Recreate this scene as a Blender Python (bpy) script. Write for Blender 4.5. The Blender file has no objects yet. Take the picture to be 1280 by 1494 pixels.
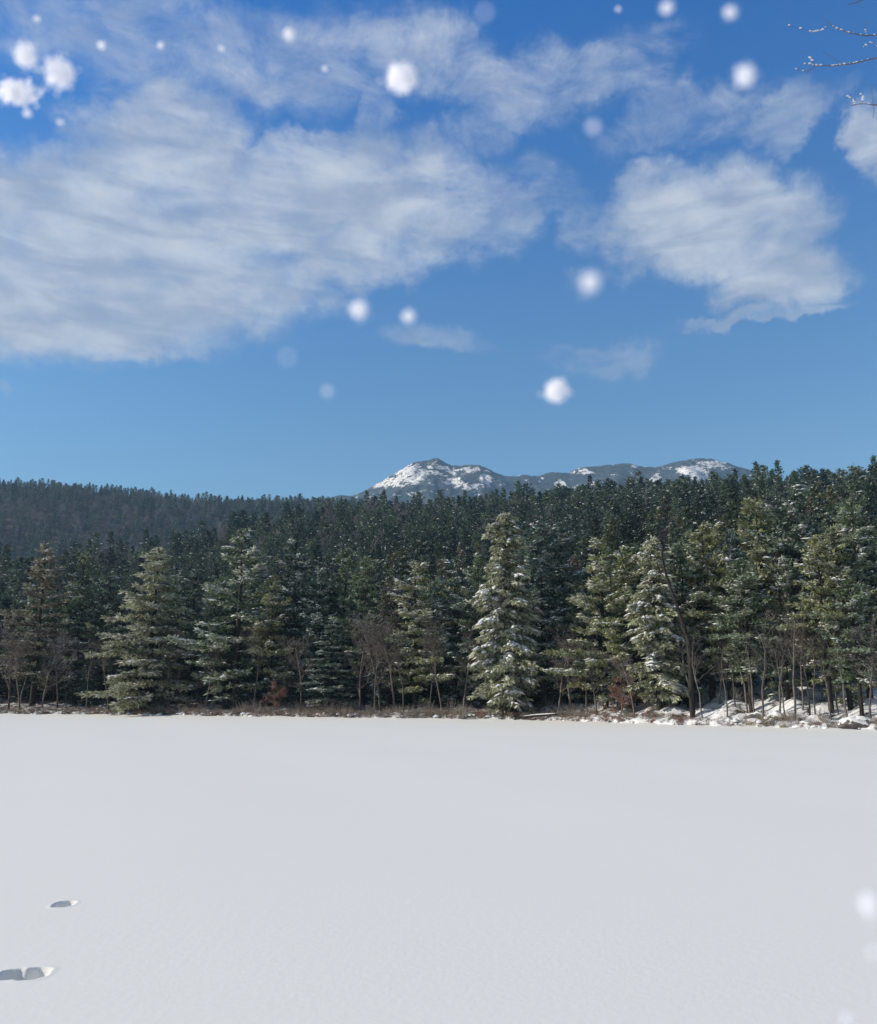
import bpy, math, random
import numpy as np
from mathutils import Vector

# ------------------------------------------------------------------ camera, sky, sun, exposure
scene = bpy.context.scene
COL = scene.collection
FPX, CX, CY, HORIZON = 1280.0, 640.0, 747.0, 1012.0
CAM_Z = 3.0
PITCH = math.atan((HORIZON - CY) / FPX)
CP_, SP_ = math.cos(PITCH), math.sin(PITCH)
cam_data = bpy.data.cameras.new("camera")
cam = bpy.data.objects.new("camera", cam_data)
COL.objects.link(cam)
cam.location = (0, 0, CAM_Z)
cam.rotation_euler = (math.pi / 2 + PITCH, 0, 0)
cam_data.sensor_fit = 'HORIZONTAL'
cam_data.sensor_width = 36.0
cam_data.lens = 36.0 * FPX / 1280.0
cam_data.clip_start = 0.05
cam_data.clip_end = 20000
cam_data.dof.use_dof = True
cam_data.dof.focus_distance = 110.0
cam_data.dof.aperture_fstop = 7.0
scene.camera = cam
scene.view_settings.view_transform = 'Standard'
scene.view_settings.look = 'None'
scene.view_settings.exposure = 0.10
scene.view_settings.gamma = 1.0
scene.cycles.volume_bounces = 0
scene.cycles.max_bounces = 6
scene.cycles.diffuse_bounces = 3
scene.cycles.transmission_bounces = 3

SUN_EL = math.radians(29)
SUN_AZ = math.radians(-91)          # clockwise from +Y (the view direction): to the left
to_sun = Vector((math.sin(SUN_AZ) * math.cos(SUN_EL), math.cos(SUN_AZ) * math.cos(SUN_EL), math.sin(SUN_EL)))
sun_d = bpy.data.lights.new("sun", 'SUN')
sun = bpy.data.objects.new("sun", sun_d)
COL.objects.link(sun)
sun_d.energy = 4.8
sun_d.angle = math.radians(0.53)
sun_d.color = (1.0, 0.91, 0.76)
sun.rotation_euler = to_sun.to_track_quat('Z', 'Y').to_euler()
sun.location = (-60, -20, 60)

def ray(px, py):
    a, v = (px - CX) / FPX, (CY - py) / FPX
    return np.array([a, CP_ - v * SP_, SP_ + v * CP_])
def at(px, py, Y):
    r = ray(px, py)
    return np.array([r[0] / r[1] * Y, Y, CAM_Z + r[2] / r[1] * Y])
def on_lake(px, py):
    r = ray(px, py)
    k = -CAM_Z / r[2]
    return r[0] * k, r[1] * k
def u_of(px, py=900):
    r = ray(px, py)
    return r[0] / r[1]

class NT:
    def __init__(s, tree):
        s.t = tree; s.t.nodes.clear()
    def n(s, kind, **kw):
        nd = s.t.nodes.new(kind)
        for k, v in kw.items():
            setattr(nd, k, v)
        return nd
    def put(s, sock, v):
        if isinstance(v, bpy.types.NodeSocket): s.t.links.new(v, sock)
        elif v is not None: sock.default_value = v
    def math(s, op, a, b=None, c=None, clamp=False):
        nd = s.n('ShaderNodeMath', operation=op, use_clamp=clamp)
        s.put(nd.inputs[0], a); s.put(nd.inputs[1], b); s.put(nd.inputs[2], c)
        return nd.outputs[0]
    def vec(s, op, a, b=None):
        nd = s.n('ShaderNodeVectorMath', operation=op)
        s.put(nd.inputs[0], a); s.put(nd.inputs[1], b)
        return nd.outputs['Value'] if op in ('LENGTH', 'DOT_PRODUCT') else nd.outputs[0]
    def xyz(s, x, y, z=0.0):
        nd = s.n('ShaderNodeCombineXYZ')
        s.put(nd.inputs[0], x); s.put(nd.inputs[1], y); s.put(nd.inputs[2], z)
        return nd.outputs[0]
    def noise(s, vec, scale, detail=4, rough=.5, dist=0.0):
        nd = s.n('ShaderNodeTexNoise')
        s.put(nd.inputs['Vector'], vec); nd.inputs['Scale'].default_value = scale
        nd.inputs['Detail'].default_value = detail; nd.inputs['Roughness'].default_value = rough
        nd.inputs['Distortion'].default_value = dist
        return nd
    def rng(s, v, a, b, c=0.0, d=1.0, smooth=True):
        nd = s.n('ShaderNodeMapRange', interpolation_type='SMOOTHSTEP' if smooth else 'LINEAR')
        s.put(nd.inputs[0], v)
        for i, q in enumerate((a, b, c, d)): nd.inputs[1 + i].default_value = q
        return nd.outputs[0]
    def mix(s, f, a, b, mode='MIX'):
        nd = s.n('ShaderNodeMix', data_type='RGBA', blend_type=mode)
        s.put(nd.inputs[0], f)
        s.put(nd.inputs[6], a if isinstance(a, bpy.types.NodeSocket) else (*a, 1)[:4])
        s.put(nd.inputs[7], b if isinstance(b, bpy.types.NodeSocket) else (*b, 1)[:4])
        return nd.outputs[2]

def build_world():
    w = bpy.data.worlds.new("World"); scene.world = w; w.use_nodes = True
    N = NT(w.node_tree)
    sky = N.n('ShaderNodeTexSky', sky_type='NISHITA')
    sky.sun_disc = False; sky.sun_elevation = SUN_EL; sky.sun_rotation = SUN_AZ
    sky.altitude = 200; sky.air_density = 1.0; sky.dust_density = 0.15; sky.ozone_density = 2.2
    geo = N.n('ShaderNodeTexCoord')
    sep = N.n('ShaderNodeSeparateXYZ'); N.put(sep.inputs[0], geo.outputs['Generated'])
    x, y, z = sep.outputs
    az = N.math('ARCTAN2', x, y)
    el = N.math('ARCSINE', z)
    p = N.xyz(az, el, 0.0)
    # warp
    w1 = N.noise(p, 7.0, 5, .6)
    w2 = N.noise(N.vec('ADD', p, (5.2, 1.3, .7)), 28.0, 4, .6)
    off = N.vec('MULTIPLY', N.vec('SUBTRACT', w1.outputs['Color'], (.5, .5, .5)), (.16, .09, 0))
    off2 = N.vec('MULTIPLY', N.vec('SUBTRACT', w2.outputs['Color'], (.5, .5, .5)), (.045, .03, 0))
    q = N.vec('ADD', N.vec('ADD', p, off), off2)
    def cen(px, py):
        r = ray(px, py); r = r / np.linalg.norm(r)
        return math.atan2(r[0], r[1]), math.asin(r[2])
    # clouds: (px, py, half width px, half height px, tilt deg, strength)
    blobs = [(150, 370, 350, 130, 0, 1.0), (245, 210, 165, 105, 0, .9), (230, 285, 220, 80, 0, 1.0), (420, 235, 120, 60, -10, .8), (110, 250, 70, 45, 0, .6), (470, 300, 270, 115, -6, .92),
             (20, 430, 400, 85, -5, 1.0), (560, 355, 220, 60, -8, .75), (700, 320, 100, 80, 0, .55), (540, 170, 50, 90, 20, .5),
             (1040, 320, 165, 105, 8, 1.0), (1130, 395, 110, 70, 5, .95), (980, 280, 110, 65, 0, .75), (855, 320, 60, 60, 0, .42),
             (620, 80, 130, 85, 0, .57), (740, 140, 130, 55, 10, .5), (830, 105, 200, 55, 6, .5), (1000, 140, 100, 40, 0, .38), (1160, 160, 100, 45, -8, .55), (700, 190, 80, 60, 0, .42), (960, 185, 130, 40, 0, .40), (790, 270, 90, 60, 0, .42), (930, 70, 120, 50, 0, .34), (1080, 160, 120, 40, 0, .36),
             (1290, 210, 45, 70, 0, .85), (640, 485, 110, 30, 8, .42), (870, 515, 120, 34, 0, .38), (0, 565, 32, 14, 0, .45),
             (1110, 465, 120, 16, 0, .6), (230, 50, 460, 110, 0, .5), (855, 405, 40, 26, 0, .4)]
    dens = None
    for (bx, by, hw, hh, tilt, s) in blobs:
        a0, e0 = cen(bx, by)
        sc = 1 / FPX * (1 / (1 + ((by - CY) / FPX) ** 2)) ** .5
        ew = hh * sc * .95; aw = hw * sc / math.cos(e0)
        m = N.n('ShaderNodeMapping', vector_type='TEXTURE')
        N.put(m.inputs['Vector'], q)
        m.inputs['Location'].default_value = (a0, e0, 0)
        m.inputs['Rotation'].default_value = (0, 0, math.radians(-tilt))
        m.inputs['Scale'].default_value = (aw, ew, 1)
        L = N.vec('LENGTH', m.outputs[0])
        v = N.rng(L, 1.25, .45, 0, s)
        dens = v if dens is None else N.math('MAXIMUM', dens, v)
    pst = N.vec('MULTIPLY', q, (1, 3.4, 1))
    fb = N.noise(N.vec('MULTIPLY', p, (1, 1.6, 1)), 11.0, 9, .66, .5).outputs['Fac']
    st = N.noise(pst, 9.0, 6, .6, .3).outputs['Fac']
    tex = N.math('ADD', N.math('MULTIPLY', fb, .74), N.math('MULTIPLY', st, .26))
    tex = N.math('MULTIPLY', N.math('SUBTRACT', tex, .5), 1.9)
    cov = N.rng(N.math('ADD', dens, tex), .02, 1.12, 0, 1)
    cov = N.math('MULTIPLY', cov, N.rng(dens, 0.0, .45, 0, 1))
    cov = N.math('MULTIPLY', cov, .90)
    # light and grey bands of the cloud bodies
    sh = N.noise(N.vec('MULTIPLY', p, (1, 4.3, 1)), 7.5, 5, .55, .5).outputs['Fac']
    sh2 = N.noise(N.vec('MULTIPLY', p, (1, 1.5, 1)), 9.0, 6, .6, .2).outputs['Fac']
    lit = N.rng(N.math('ADD', N.math('MULTIPLY', sh, .6), N.math('MULTIPLY', sh2, .4)), .36, .66)
    ccol = N.mix(lit, CLOUD_DARK, CLOUD_LIT)
    grade = N.rng(el, .12, .85)
    tint = N.mix(grade, SKY_LOW, SKY_HIGH)
    skyc = N.mix(1.0, sky.outputs[0], tint, 'MULTIPLY')
    final = N.mix(cov, skyc, ccol)
    # broken cloud added out of view, behind and overhead, to tune the fill light
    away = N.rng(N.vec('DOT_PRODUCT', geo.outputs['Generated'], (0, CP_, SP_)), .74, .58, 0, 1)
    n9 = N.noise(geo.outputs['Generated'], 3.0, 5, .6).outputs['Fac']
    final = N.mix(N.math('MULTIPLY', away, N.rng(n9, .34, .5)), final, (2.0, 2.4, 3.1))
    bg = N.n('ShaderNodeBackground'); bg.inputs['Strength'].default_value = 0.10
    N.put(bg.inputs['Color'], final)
    out = N.n('ShaderNodeOutputWorld'); N.put(out.inputs['Surface'], bg.outputs[0])
    w.cycles.sampling_method = 'MANUAL'; w.cycles.sample_map_resolution = 512
CLOUD_DARK = (3.6, 4.3, 5.7)
CLOUD_LIT = (6.5, 7.0, 7.7)
SKY_LOW = (1.03, 1.35, 1.40)
SKY_HIGH = (.11, .97, 1.88)
build_world()

# ------------------------------------------------------------------ helpers
def props(o, label=None, cat=None, group=None, kind=None):
    if label: o["label"] = label
    if cat: o["category"] = cat
    if group: o["group"] = group
    if kind: o["kind"] = kind
    return o
def empty(name, loc, rz=0.0, sc=1.0):
    o = bpy.data.objects.new(name, None); COL.objects.link(o)
    o.location = loc; o.rotation_euler = (0, 0, rz)
    o.scale = (sc, sc, sc) if not hasattr(sc, '__len__') else sc
    o.empty_display_size = .3
    return o
def mesh_np(name, V, faces_list, mats, smooth=False, midx=None):
    """V (n,3); faces_list: list of (m,k) int arrays"""
    me = bpy.data.meshes.new(name)
    V = np.asarray(V, dtype=np.float32)
    loops = np.concatenate([f.ravel() for f in faces_list]).astype(np.int32)
    tot = np.concatenate([np.full(len(f), f.shape[1]) for f in faces_list]).astype(np.int32)
    start = np.concatenate([[0], np.cumsum(tot)[:-1]]).astype(np.int32)
    me.vertices.add(len(V)); me.vertices.foreach_set('co', V.ravel())
    me.loops.add(len(loops)); me.loops.foreach_set('vertex_index', loops)
    me.polygons.add(len(tot)); me.polygons.foreach_set('loop_start', start); me.polygons.foreach_set('loop_total', tot)
    if smooth: me.polygons.foreach_set('use_smooth', np.ones(len(tot), dtype=bool))
    for m in mats: me.materials.append(m)
    if midx is not None: me.polygons.foreach_set('material_index', midx.astype(np.int32))
    me.update(calc_edges=True); me.validate()
    return me
def obj(name, me, parent=None, link=True):
    o = bpy.data.objects.new(name, me)
    if link: COL.objects.link(o)
    if parent is not None: o.parent = parent
    return o
def new_mat(name, rough=.8, spec=.2):
    m = bpy.data.materials.new(name); m.use_nodes = True
    N = NT(m.node_tree)
    b = N.n('ShaderNodeBsdfPrincipled'); b.inputs['Roughness'].default_value = rough
    b.inputs['Specular IOR Level'].default_value = spec
    o = N.n('ShaderNodeOutputMaterial'); N.put(o.inputs['Surface'], b.outputs[0])
    return m, N, b, o

class Tubes:
    """collects tapered tubes into one mesh"""
    def __init__(s): s.V = []; s.F = []; s.n = 0
    def tube(s, pts, rad, k=5, cap=False):
        pts = np.asarray(pts, float); rad = np.asarray(rad, float); m = len(pts)
        t = np.gradient(pts, axis=0); t /= (np.linalg.norm(t, axis=1, keepdims=True) + 1e-9)
        ref = np.array([0, 0, 1.0]) if abs(t[0][2]) < .8 else np.array([1.0, 0, 0])
        a = np.cross(t, ref); a /= (np.linalg.norm(a, axis=1, keepdims=True) + 1e-9)
        b = np.cross(t, a)
        th = np.arange(k) * 2 * math.pi / k
        ring = pts[:, None, :] + rad[:, None, None] * (np.cos(th)[None, :, None] * a[:, None, :] + np.sin(th)[None, :, None] * b[:, None, :])
        s.V.append(ring.reshape(-1, 3))
        i = np.arange(m - 1)[:, None] * k; j = np.arange(k)[None, :]; j2 = (j + 1) % k
        f = np.stack([i + j, i + j2, i + k + j2, i + k + j], -1).reshape(-1, 4) + s.n
        s.F.append(f)
        s.n += m * k
    def mesh(s, name, mats, smooth=True):
        return mesh_np(name, np.concatenate(s.V), [np.concatenate(s.F)], mats, smooth)

# ------------------------------------------------------------------ materials
def m_snow(name, col, bump_scale, bump, large=0.0, rough=.75):
    m, N, b, o = new_mat(name, rough, .15)
    tc = N.n('ShaderNodeNewGeometry').outputs['Position']
    n1 = N.noise(tc, .12, 4, .55).outputs['Fac']
    n2 = N.noise(tc, 1.7, 5, .6).outputs['Fac']
    f = N.math('ADD', N.math('MULTIPLY', n1, .6), N.math('MULTIPLY', n2, .4))
    N.put(b.inputs['Base Color'], N.mix(f, tuple(c * .965 for c in col), tuple(min(1, c * 1.03) for c in col)))
    bp = N.n('ShaderNodeBump'); bp.inputs['Strength'].default_value = bump; bp.inputs['Distance'].default_value = .05
    N.put(bp.inputs['Height'], N.noise(tc, bump_scale, 6, .6).outputs['Fac'])
    N.put(b.inputs['Normal'], bp.outputs[0])
    return m
M_LAKE = m_snow("lake_snow", (.85, .85, .83), 9.0, .10)
M_SNOW = m_snow("branch_snow", (.86, .87, .88), 6.0, .3)

def m_needles(name, objcol=True, ca=(.03, .05, .025), cb=(.06, .08, .03)):
    m, N, b, o = new_mat(name, .7, .12)
    oi = N.n('ShaderNodeObjectInfo')
    geo = N.n('ShaderNodeNewGeometry')
    tc = N.n('ShaderNodeTexCoord').outputs['Object']
    n = N.noise(tc, .9, 3, .6).outputs['Fac']
    base = oi.outputs['Color'] if objcol else N.mix(oi.outputs['Random'], ca, cb)
    f = N.math('ADD', N.math('MULTIPLY', geo.outputs['Random Per Island'], .9), N.math('MULTIPLY', N.rng(n, .3, .7), .9))
    f = N.math('ADD', f, .35)
    c = N.vec('MULTIPLY', base, N.xyz(f, f, f))
    # frost and snow dust clinging in patches to the flatter needles
    s3 = N.n('ShaderNodeSeparateXYZ'); N.put(s3.inputs[0], geo.outputs['True Normal'])
    fn = N.noise(tc, .75, 3, .6).outputs['Fac']
    flat = N.rng(N.math('ABSOLUTE', s3.outputs[2]), .25, .75)
    amt = oi.outputs['Alpha'] if objcol else .10
    fr = N.math('MULTIPLY', N.math('MULTIPLY', flat, N.rng(fn, .40, .62)), amt)
    c = N.mix(fr, c, (.86, .87, .80))
    N.put(b.inputs['Base Color'], c)
    tr = N.n('ShaderNodeBsdfTranslucent'); N.put(tr.inputs['Color'], c)
    mx = N.n('ShaderNodeMixShader'); mx.inputs[0].default_value = .18
    N.put(mx.inputs[1], b.outputs[0]); N.put(mx.inputs[2], tr.outputs[0])
    N.put(o.inputs['Surface'], mx.outputs[0])
    return m
M_NEEDLE = m_needles("needles")
M_NEEDLE_FAR = m_needles("far_needles", False, (.02, .042, .04), (.12, .165, .11))
M_FROST = m_needles("frosted_needles")

def m_bark(name, a, b_, scale=7):
    m, N, b, o = new_mat(name, .9, .1)
    tc = N.n('ShaderNodeTexCoord').outputs['Object']
    n = N.noise(N.vec('MULTIPLY', tc, (1, 1, .25)), scale, 5, .65).outputs['Fac']
    oi = N.n('ShaderNodeObjectInfo')
    c = N.mix(N.rng(n, .35, .65), a, b_)
    f = N.math('ADD', N.math('MULTIPLY', oi.outputs['Random'], .6), .7)
    N.put(b.inputs['Base Color'], N.vec('MULTIPLY', c, N.xyz(f, f, f)))
    bp = N.n('ShaderNodeBump'); bp.inputs['Strength'].default_value = .6; bp.inputs['Distance'].default_value = .03
    N.put(bp.inputs['Height'], n); N.put(b.inputs['Normal'], bp.outputs[0])
    return m
M_BARK = m_bark("pine_bark", (.03, .026, .023), (.075, .064, .057))
M_BARK_GREY = m_bark("grey_bark", (.09, .08, .075), (.20, .18, .165))
def m_frosted_bark():
    m, N, b, o = new_mat("frosted_bark", .9, .1)
    g = N.n('ShaderNodeNewGeometry'); sp_ = N.n('ShaderNodeSeparateXYZ'); N.put(sp_.inputs[0], g.outputs['Normal'])
    tc = N.n('ShaderNodeTexCoord').outputs['Object']
    n = N.noise(tc, 2.5, 4, .6).outputs['Fac']
    f = N.rng(N.math('ADD', sp_.outputs[2], N.math('MULTIPLY', N.math('SUBTRACT', n, .5), 2.2)), .45, .75)
    c = N.mix(N.rng(n, .35, .65), (.07, .06, .055), (.16, .14, .13))
    N.put(b.inputs['Base Color'], N.mix(f, c, (.62, .62, .62)))
    return m
M_BARK_FROST = m_frosted_bark()
M_TWIG = m_bark("bare_twigs", (.12, .10, .09), (.22, .185, .165))
M_TWIG_RED = m_bark("red_twigs", (.20, .10, .08), (.34, .22, .17))
M_TWIG_SHORE = m_bark("grey_stems", (.20, .17, .15), (.38, .34, .30))
M_TWIG_TAN = m_bark("tan_stems", (.28, .22, .16), (.46, .40, .30))

def m_forest_floor():
    m, N, b, o = new_mat("snowy_forest_floor", .9, .1)
    p = N.n('ShaderNodeNewGeometry').outputs['Position']
    n = N.noise(p, .55, 7, .68, .3).outputs['Fac']
    n2 = N.noise(p, 3.2, 5, .6).outputs['Fac']
    sy = N.n('ShaderNodeSeparateXYZ'); N.put(sy.inputs[0], p)
    # the snow cover thins out under the closed woods up the hill
    thin = N.math('SUBTRACT', N.rng(sy.outputs[1], 110, 260, 0, .17), N.rng(sy.outputs[0], 8, 30, 0, .05))
    f = N.rng(N.math('SUBTRACT', N.math('ADD', N.math('MULTIPLY', n, .7), N.math('MULTIPLY', n2, .3)), thin), .44, .56)
    litter = N.mix(N.rng(n2, .35, .65), (.05, .036, .028), (.15, .115, .09))
    N.put(b.inputs['Base Color'], N.mix(f, litter, (.82, .84, .87)))
    bp = N.n('ShaderNodeBump'); bp.inputs['Strength'].default_value = .8; bp.inputs['Distance'].default_value = .25
    N.put(bp.inputs['Height'], N.math('ADD', n, N.math('MULTIPLY', n2, .3))); N.put(b.inputs['Normal'], bp.outputs[0])
    return m
M_FLOOR = m_forest_floor()

def m_mountain():
    m, N, b, o = new_mat("rock_snow_and_far_woods", .9, .1)
    p = N.n('ShaderNodeNewGeometry').outputs['Position']
    at_ = N.n('ShaderNodeAttribute', attribute_name='snow').outputs['Fac']
    n = N.noise(N.vec('MULTIPLY', p, (1, .5, 1.6)), .034, 8, .76, .5).outputs['Fac']
    n2 = N.noise(p, .09, 5, .7).outputs['Fac']
    f = N.rng(N.math('ADD', at_, N.math('MULTIPLY', N.math('SUBTRACT', n, .5), 5.2)), .50, .64)
    woods = N.mix(N.rng(n2, .35, .65), (.03, .045, .055), (.09, .11, .13))
    rock = N.mix(N.rng(n2, .40, .50), (.24, .18, .15), (.96, .96, .96))
    N.put(b.inputs['Base Color'], N.mix(f, woods, rock))
    return m
M_MOUNT = m_mountain()

def m_rock():
    m, N, b, o = new_mat("boulder_rock", .9, .1)
    g = N.n('ShaderNodeNewGeometry')
    n = N.noise(g.outputs['Position'], 3.0, 5, .6).outputs['Fac']
    n2 = N.noise(g.outputs['Position'], 1.3, 4, .6).outputs['Fac']
    s3 = N.n('ShaderNodeSeparateXYZ'); N.put(s3.inputs[0], g.outputs['Normal'])
    f = N.rng(N.math('ADD', s3.outputs[2], N.math('MULTIPLY', N.math('SUBTRACT', n2, .5), 2.6)), .28, .5)
    N.put(b.inputs['Base Color'], N.mix(f, N.mix(N.rng(n, .35, .65), (.07, .065, .062), (.2, .185, .17)), (.84, .85, .87)))
    bp = N.n('ShaderNodeBump'); bp.inputs['Strength'].default_value = .7; bp.inputs['Distance'].default_value = .12
    N.put(bp.inputs['Height'], n2); N.put(b.inputs['Normal'], bp.outputs[0])
    return m
M_ROCK = m_rock()

# ------------------------------------------------------------------ terrain
shore_px = [(0, 1043), (200, 1044.2), (400, 1047), (640, 1050), (800, 1052.5), (950, 1057.5), (1100, 1062), (1280, 1067)]
shore_xy = np.array([on_lake(*q) for q in shore_px])
sl = (shore_xy[1] - shore_xy[0]); sr = (shore_xy[-1] - shore_xy[-2])
shore_xy = np.vstack([shore_xy[0] + (-300, 25), shore_xy, shore_xy[-1] + (250, -110 * 1.0)])
def shore(x):
    x = np.asarray(x, float)
    return np.interp(x, shore_xy[:, 0], shore_xy[:, 1]) + .18 * np.sin(x * 1.9) + .14 * np.sin(x * 4.3 + 1) + .25 * np.sin(x * .7 + 2)

def ridge_top_to_u(pts):
    us = [u_of(a, b) for a, b in pts]
    tz = [(lambda r: r[2] / r[1])(ray(a, b)) for a, b in pts]
    return np.array(us), np.array(tz)
# near hill: tree-top line of the wooded hill behind the shore
near_u, near_t = ridge_top_to_u([(-300, 815), (0, 795), (120, 790), (230, 780), (330, 760), (400, 742), (450, 731), (540, 719), (640, 719), (760, 712), (900, 706), (1000, 701), (1080, 697), (1160, 690), (1280, 686), (1600, 680)])
far_u, far_t = ridge_top_to_u([(-500, 716), (0, 712), (60, 711), (130, 716), (200, 722), (230, 727), (330, 735), (420, 733), (520, 738), (700, 760), (1280, 800)])
def near_D(u): return np.interp(u, [-.5, -.3, -.1, .1, .3, .5], [300, 360, 430, 430, 360, 300])
def smooth(t): t = np.clip(t, 0, 1); return t * t * (3 - 2 * t)
FAR_D = 1150.0
def ground(x, y):
    x = np.asarray(x, float); y = np.asarray(y, float)
    u = x / np.maximum(y, 1.0)
    t = y - shore(x)
    right = smooth((u + .05) / .45)
    bank = np.where(t < 0, np.maximum(t, -1.0) * .8, .38 * smooth(t / .9) + t * 0.0)
    slope = .10 + .09 * right
    z = bank + np.clip(t, 0, 22) * slope
    bump = .28 * np.sin(x * .8 + y * .3) * np.sin(y * .55 - x * .2) + .2 * np.sin(x * 1.7 + 2) * np.sin(y * 1.3)
    z = z + np.where(t > 1, bump * smooth((t - 1) / 3) * (.5 + right), 0)
    # hill behind
    D = near_D(u); top = CAM_Z + np.interp(u, near_u, near_t) * D - 15.0
    z22 = 2.5
    s = np.clip((t - 22) / np.maximum(D - shore(x) - 22, 1), 0, 1)
    z = z + np.where(t > 22, (top - z22 - 2) * (s ** 1.12), 0)
    beyond = np.clip((y - D) / 250, 0, 1)
    z = z - smooth(beyond) * (top * .6)
    # far hill
    ft = CAM_Z + np.interp(u, far_u, far_t) * FAR_D - 15.0
    g = np.where(y < FAR_D, smooth((y - 620) / (FAR_D - 620)), 1 - smooth((y - FAR_D) / 700) * .9)
    rough_ = 5 * np.sin(x * .021 + 1) * np.sin(y * .016) + 3 * np.sin(x * .05) * np.sin(y * .043 + 2)
    zf = ft * g + rough_ * g * (1 - smooth((y - 900) / 200))
    return np.where(y > 600, np.maximum(z, zf), z)

# woods floor: grid laid out by bearing and distance so that it is fine near the shore
uu = np.concatenate([np.linspace(-1.6, -.62, 30), np.linspace(-.6, .6, 420), np.linspace(.62, 1.6, 30)])
def terrain():
    rows = []
    dd = np.concatenate([np.linspace(0, 30, 75), np.linspace(31, 420, 130), np.linspace(430, 2300, 120)])
    V = np.zeros((len(dd), len(uu), 3))
    for j, u in enumerate(uu):
        # distance at which this bearing meets the shore
        ys = np.linspace(30, 220, 400)
        k = np.argmax(ys - shore(ys * u) > 0)
        y0 = ys[k] - 1.2
        y = y0 + dd
        V[:, j, 0] = y * u; V[:, j, 1] = y; V[:, j, 2] = ground(y * u, y)
    n, m = V.shape[:2]
    i = np.arange(n - 1)[:, None] * m; j = np.arange(m - 1)[None, :]
    F = np.stack([i + j, i + j + 1, i + m + j + 1, i + m + j], -1).reshape(-1, 4)
    me = mesh_np("forest_ground", V.reshape(-1, 3), [F], [M_FLOOR], True)
    props(obj("forest_ground", me), "snow patched forest floor rising from the far shore", "ground", kind="structure")
terrain()

# frozen lake: one sheet, fine around the prints and along the far shore
prints = []  # (x, y, half length x, half width y, depth, angle)
def px_print(px, py, wpx, hgt, depth, ang=0.0):
    x, y = on_lake(px, py)
    prints.append((x, y, wpx / FPX * y / CP_ * .5, hgt, depth, ang))
px_print(93, 1320, 25, .19, .24)
px_print(47, 1420, 38, .21, .33, .06)
px_print(17, 1421, 36, .19, .30, -.04)
def lake():
    px_ = [p[0] for p in prints]; py_ = [p[1] for p in prints]
    xs = np.unique(np.round(np.concatenate([np.linspace(-4400, -120, 26), np.arange(-120, 90, 1.0), np.linspace(92, 4400, 26), np.arange(min(px_) - .6, max(px_) + .6, .025)]), 4))
    ys = np.unique(np.round(np.concatenate([np.linspace(-1400, -20, 14), np.arange(-18, 170, .9), np.linspace(175, 5600, 26)] + [np.arange(v - .5, v + .5, .02) for v in (py_[0], py_[1])]), 4))
    X, Y = np.meshgrid(xs, ys)
    Z = np.zeros_like(X)
    inb = (np.abs(X) < 110) & (Y < 165) & (Y > -20)
    Z += np.where(inb, .012 * np.sin(X * .5 + Y * .21) + .010 * np.sin(Y * .37 - X * .13 + 1), 0)
    # small wind ridge of snow against the far shore
    t = Y - shore(X)
    Z += np.where(inb, .24 * np.exp(-((t + .3) / .7) ** 2) * (.7 + .3 * np.sin(X * 1.3) * np.sin(X * .37)), 0)
    Z -= np.where(t > 1.5, np.clip((t - 1.5) * .4, 0, 1.5), 0)
    # near bank the camera stands on
    Z += 1.35 * smooth((5.2 + .3 * np.sin(X * .6) - Y) / 4.5) * (Y > -1500)
    dent = np.zeros_like(Z)
    for (x0, y0, a, b, dep, ang) in prints:
        c, s = math.cos(ang), math.sin(ang)
        dx, dy = X - x0, Y - y0
        p, q = (dx * c + dy * s) / a, (-dx * s + dy * c) / b
        p = np.where(p > 0, p * .96, p * 1.02)
        wob = .06 * np.sin(4 * np.arctan2(q, p) + 1.0) + .03 * np.sin(7 * np.arctan2(q, p))
        r = np.sqrt(p * p + q * q) + wob * np.clip(np.hypot(p, q), 0, 1)
        dent = np.maximum(dent, dep * smooth((1.08 - r) / .30)) 
        Z += .006 * np.exp(-((r - 1.28) / .16) ** 2)
    Z -= dent
    n, m = X.shape
    V = np.stack([X, Y, Z], -1).reshape(-1, 3)
    i = np.arange(n - 1)[:, None] * m; j = np.arange(m - 1)[None, :]
    F = np.stack([i + j, i + j + 1, i + m + j + 1, i + m + j], -1).reshape(-1, 4)
    me = mesh_np("frozen_lake", V, [F], [M_LAKE], True)
    props(obj("frozen_lake", me), "flat snow covered frozen lake with a few footprints", "lake", kind="structure")
lake()

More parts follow.
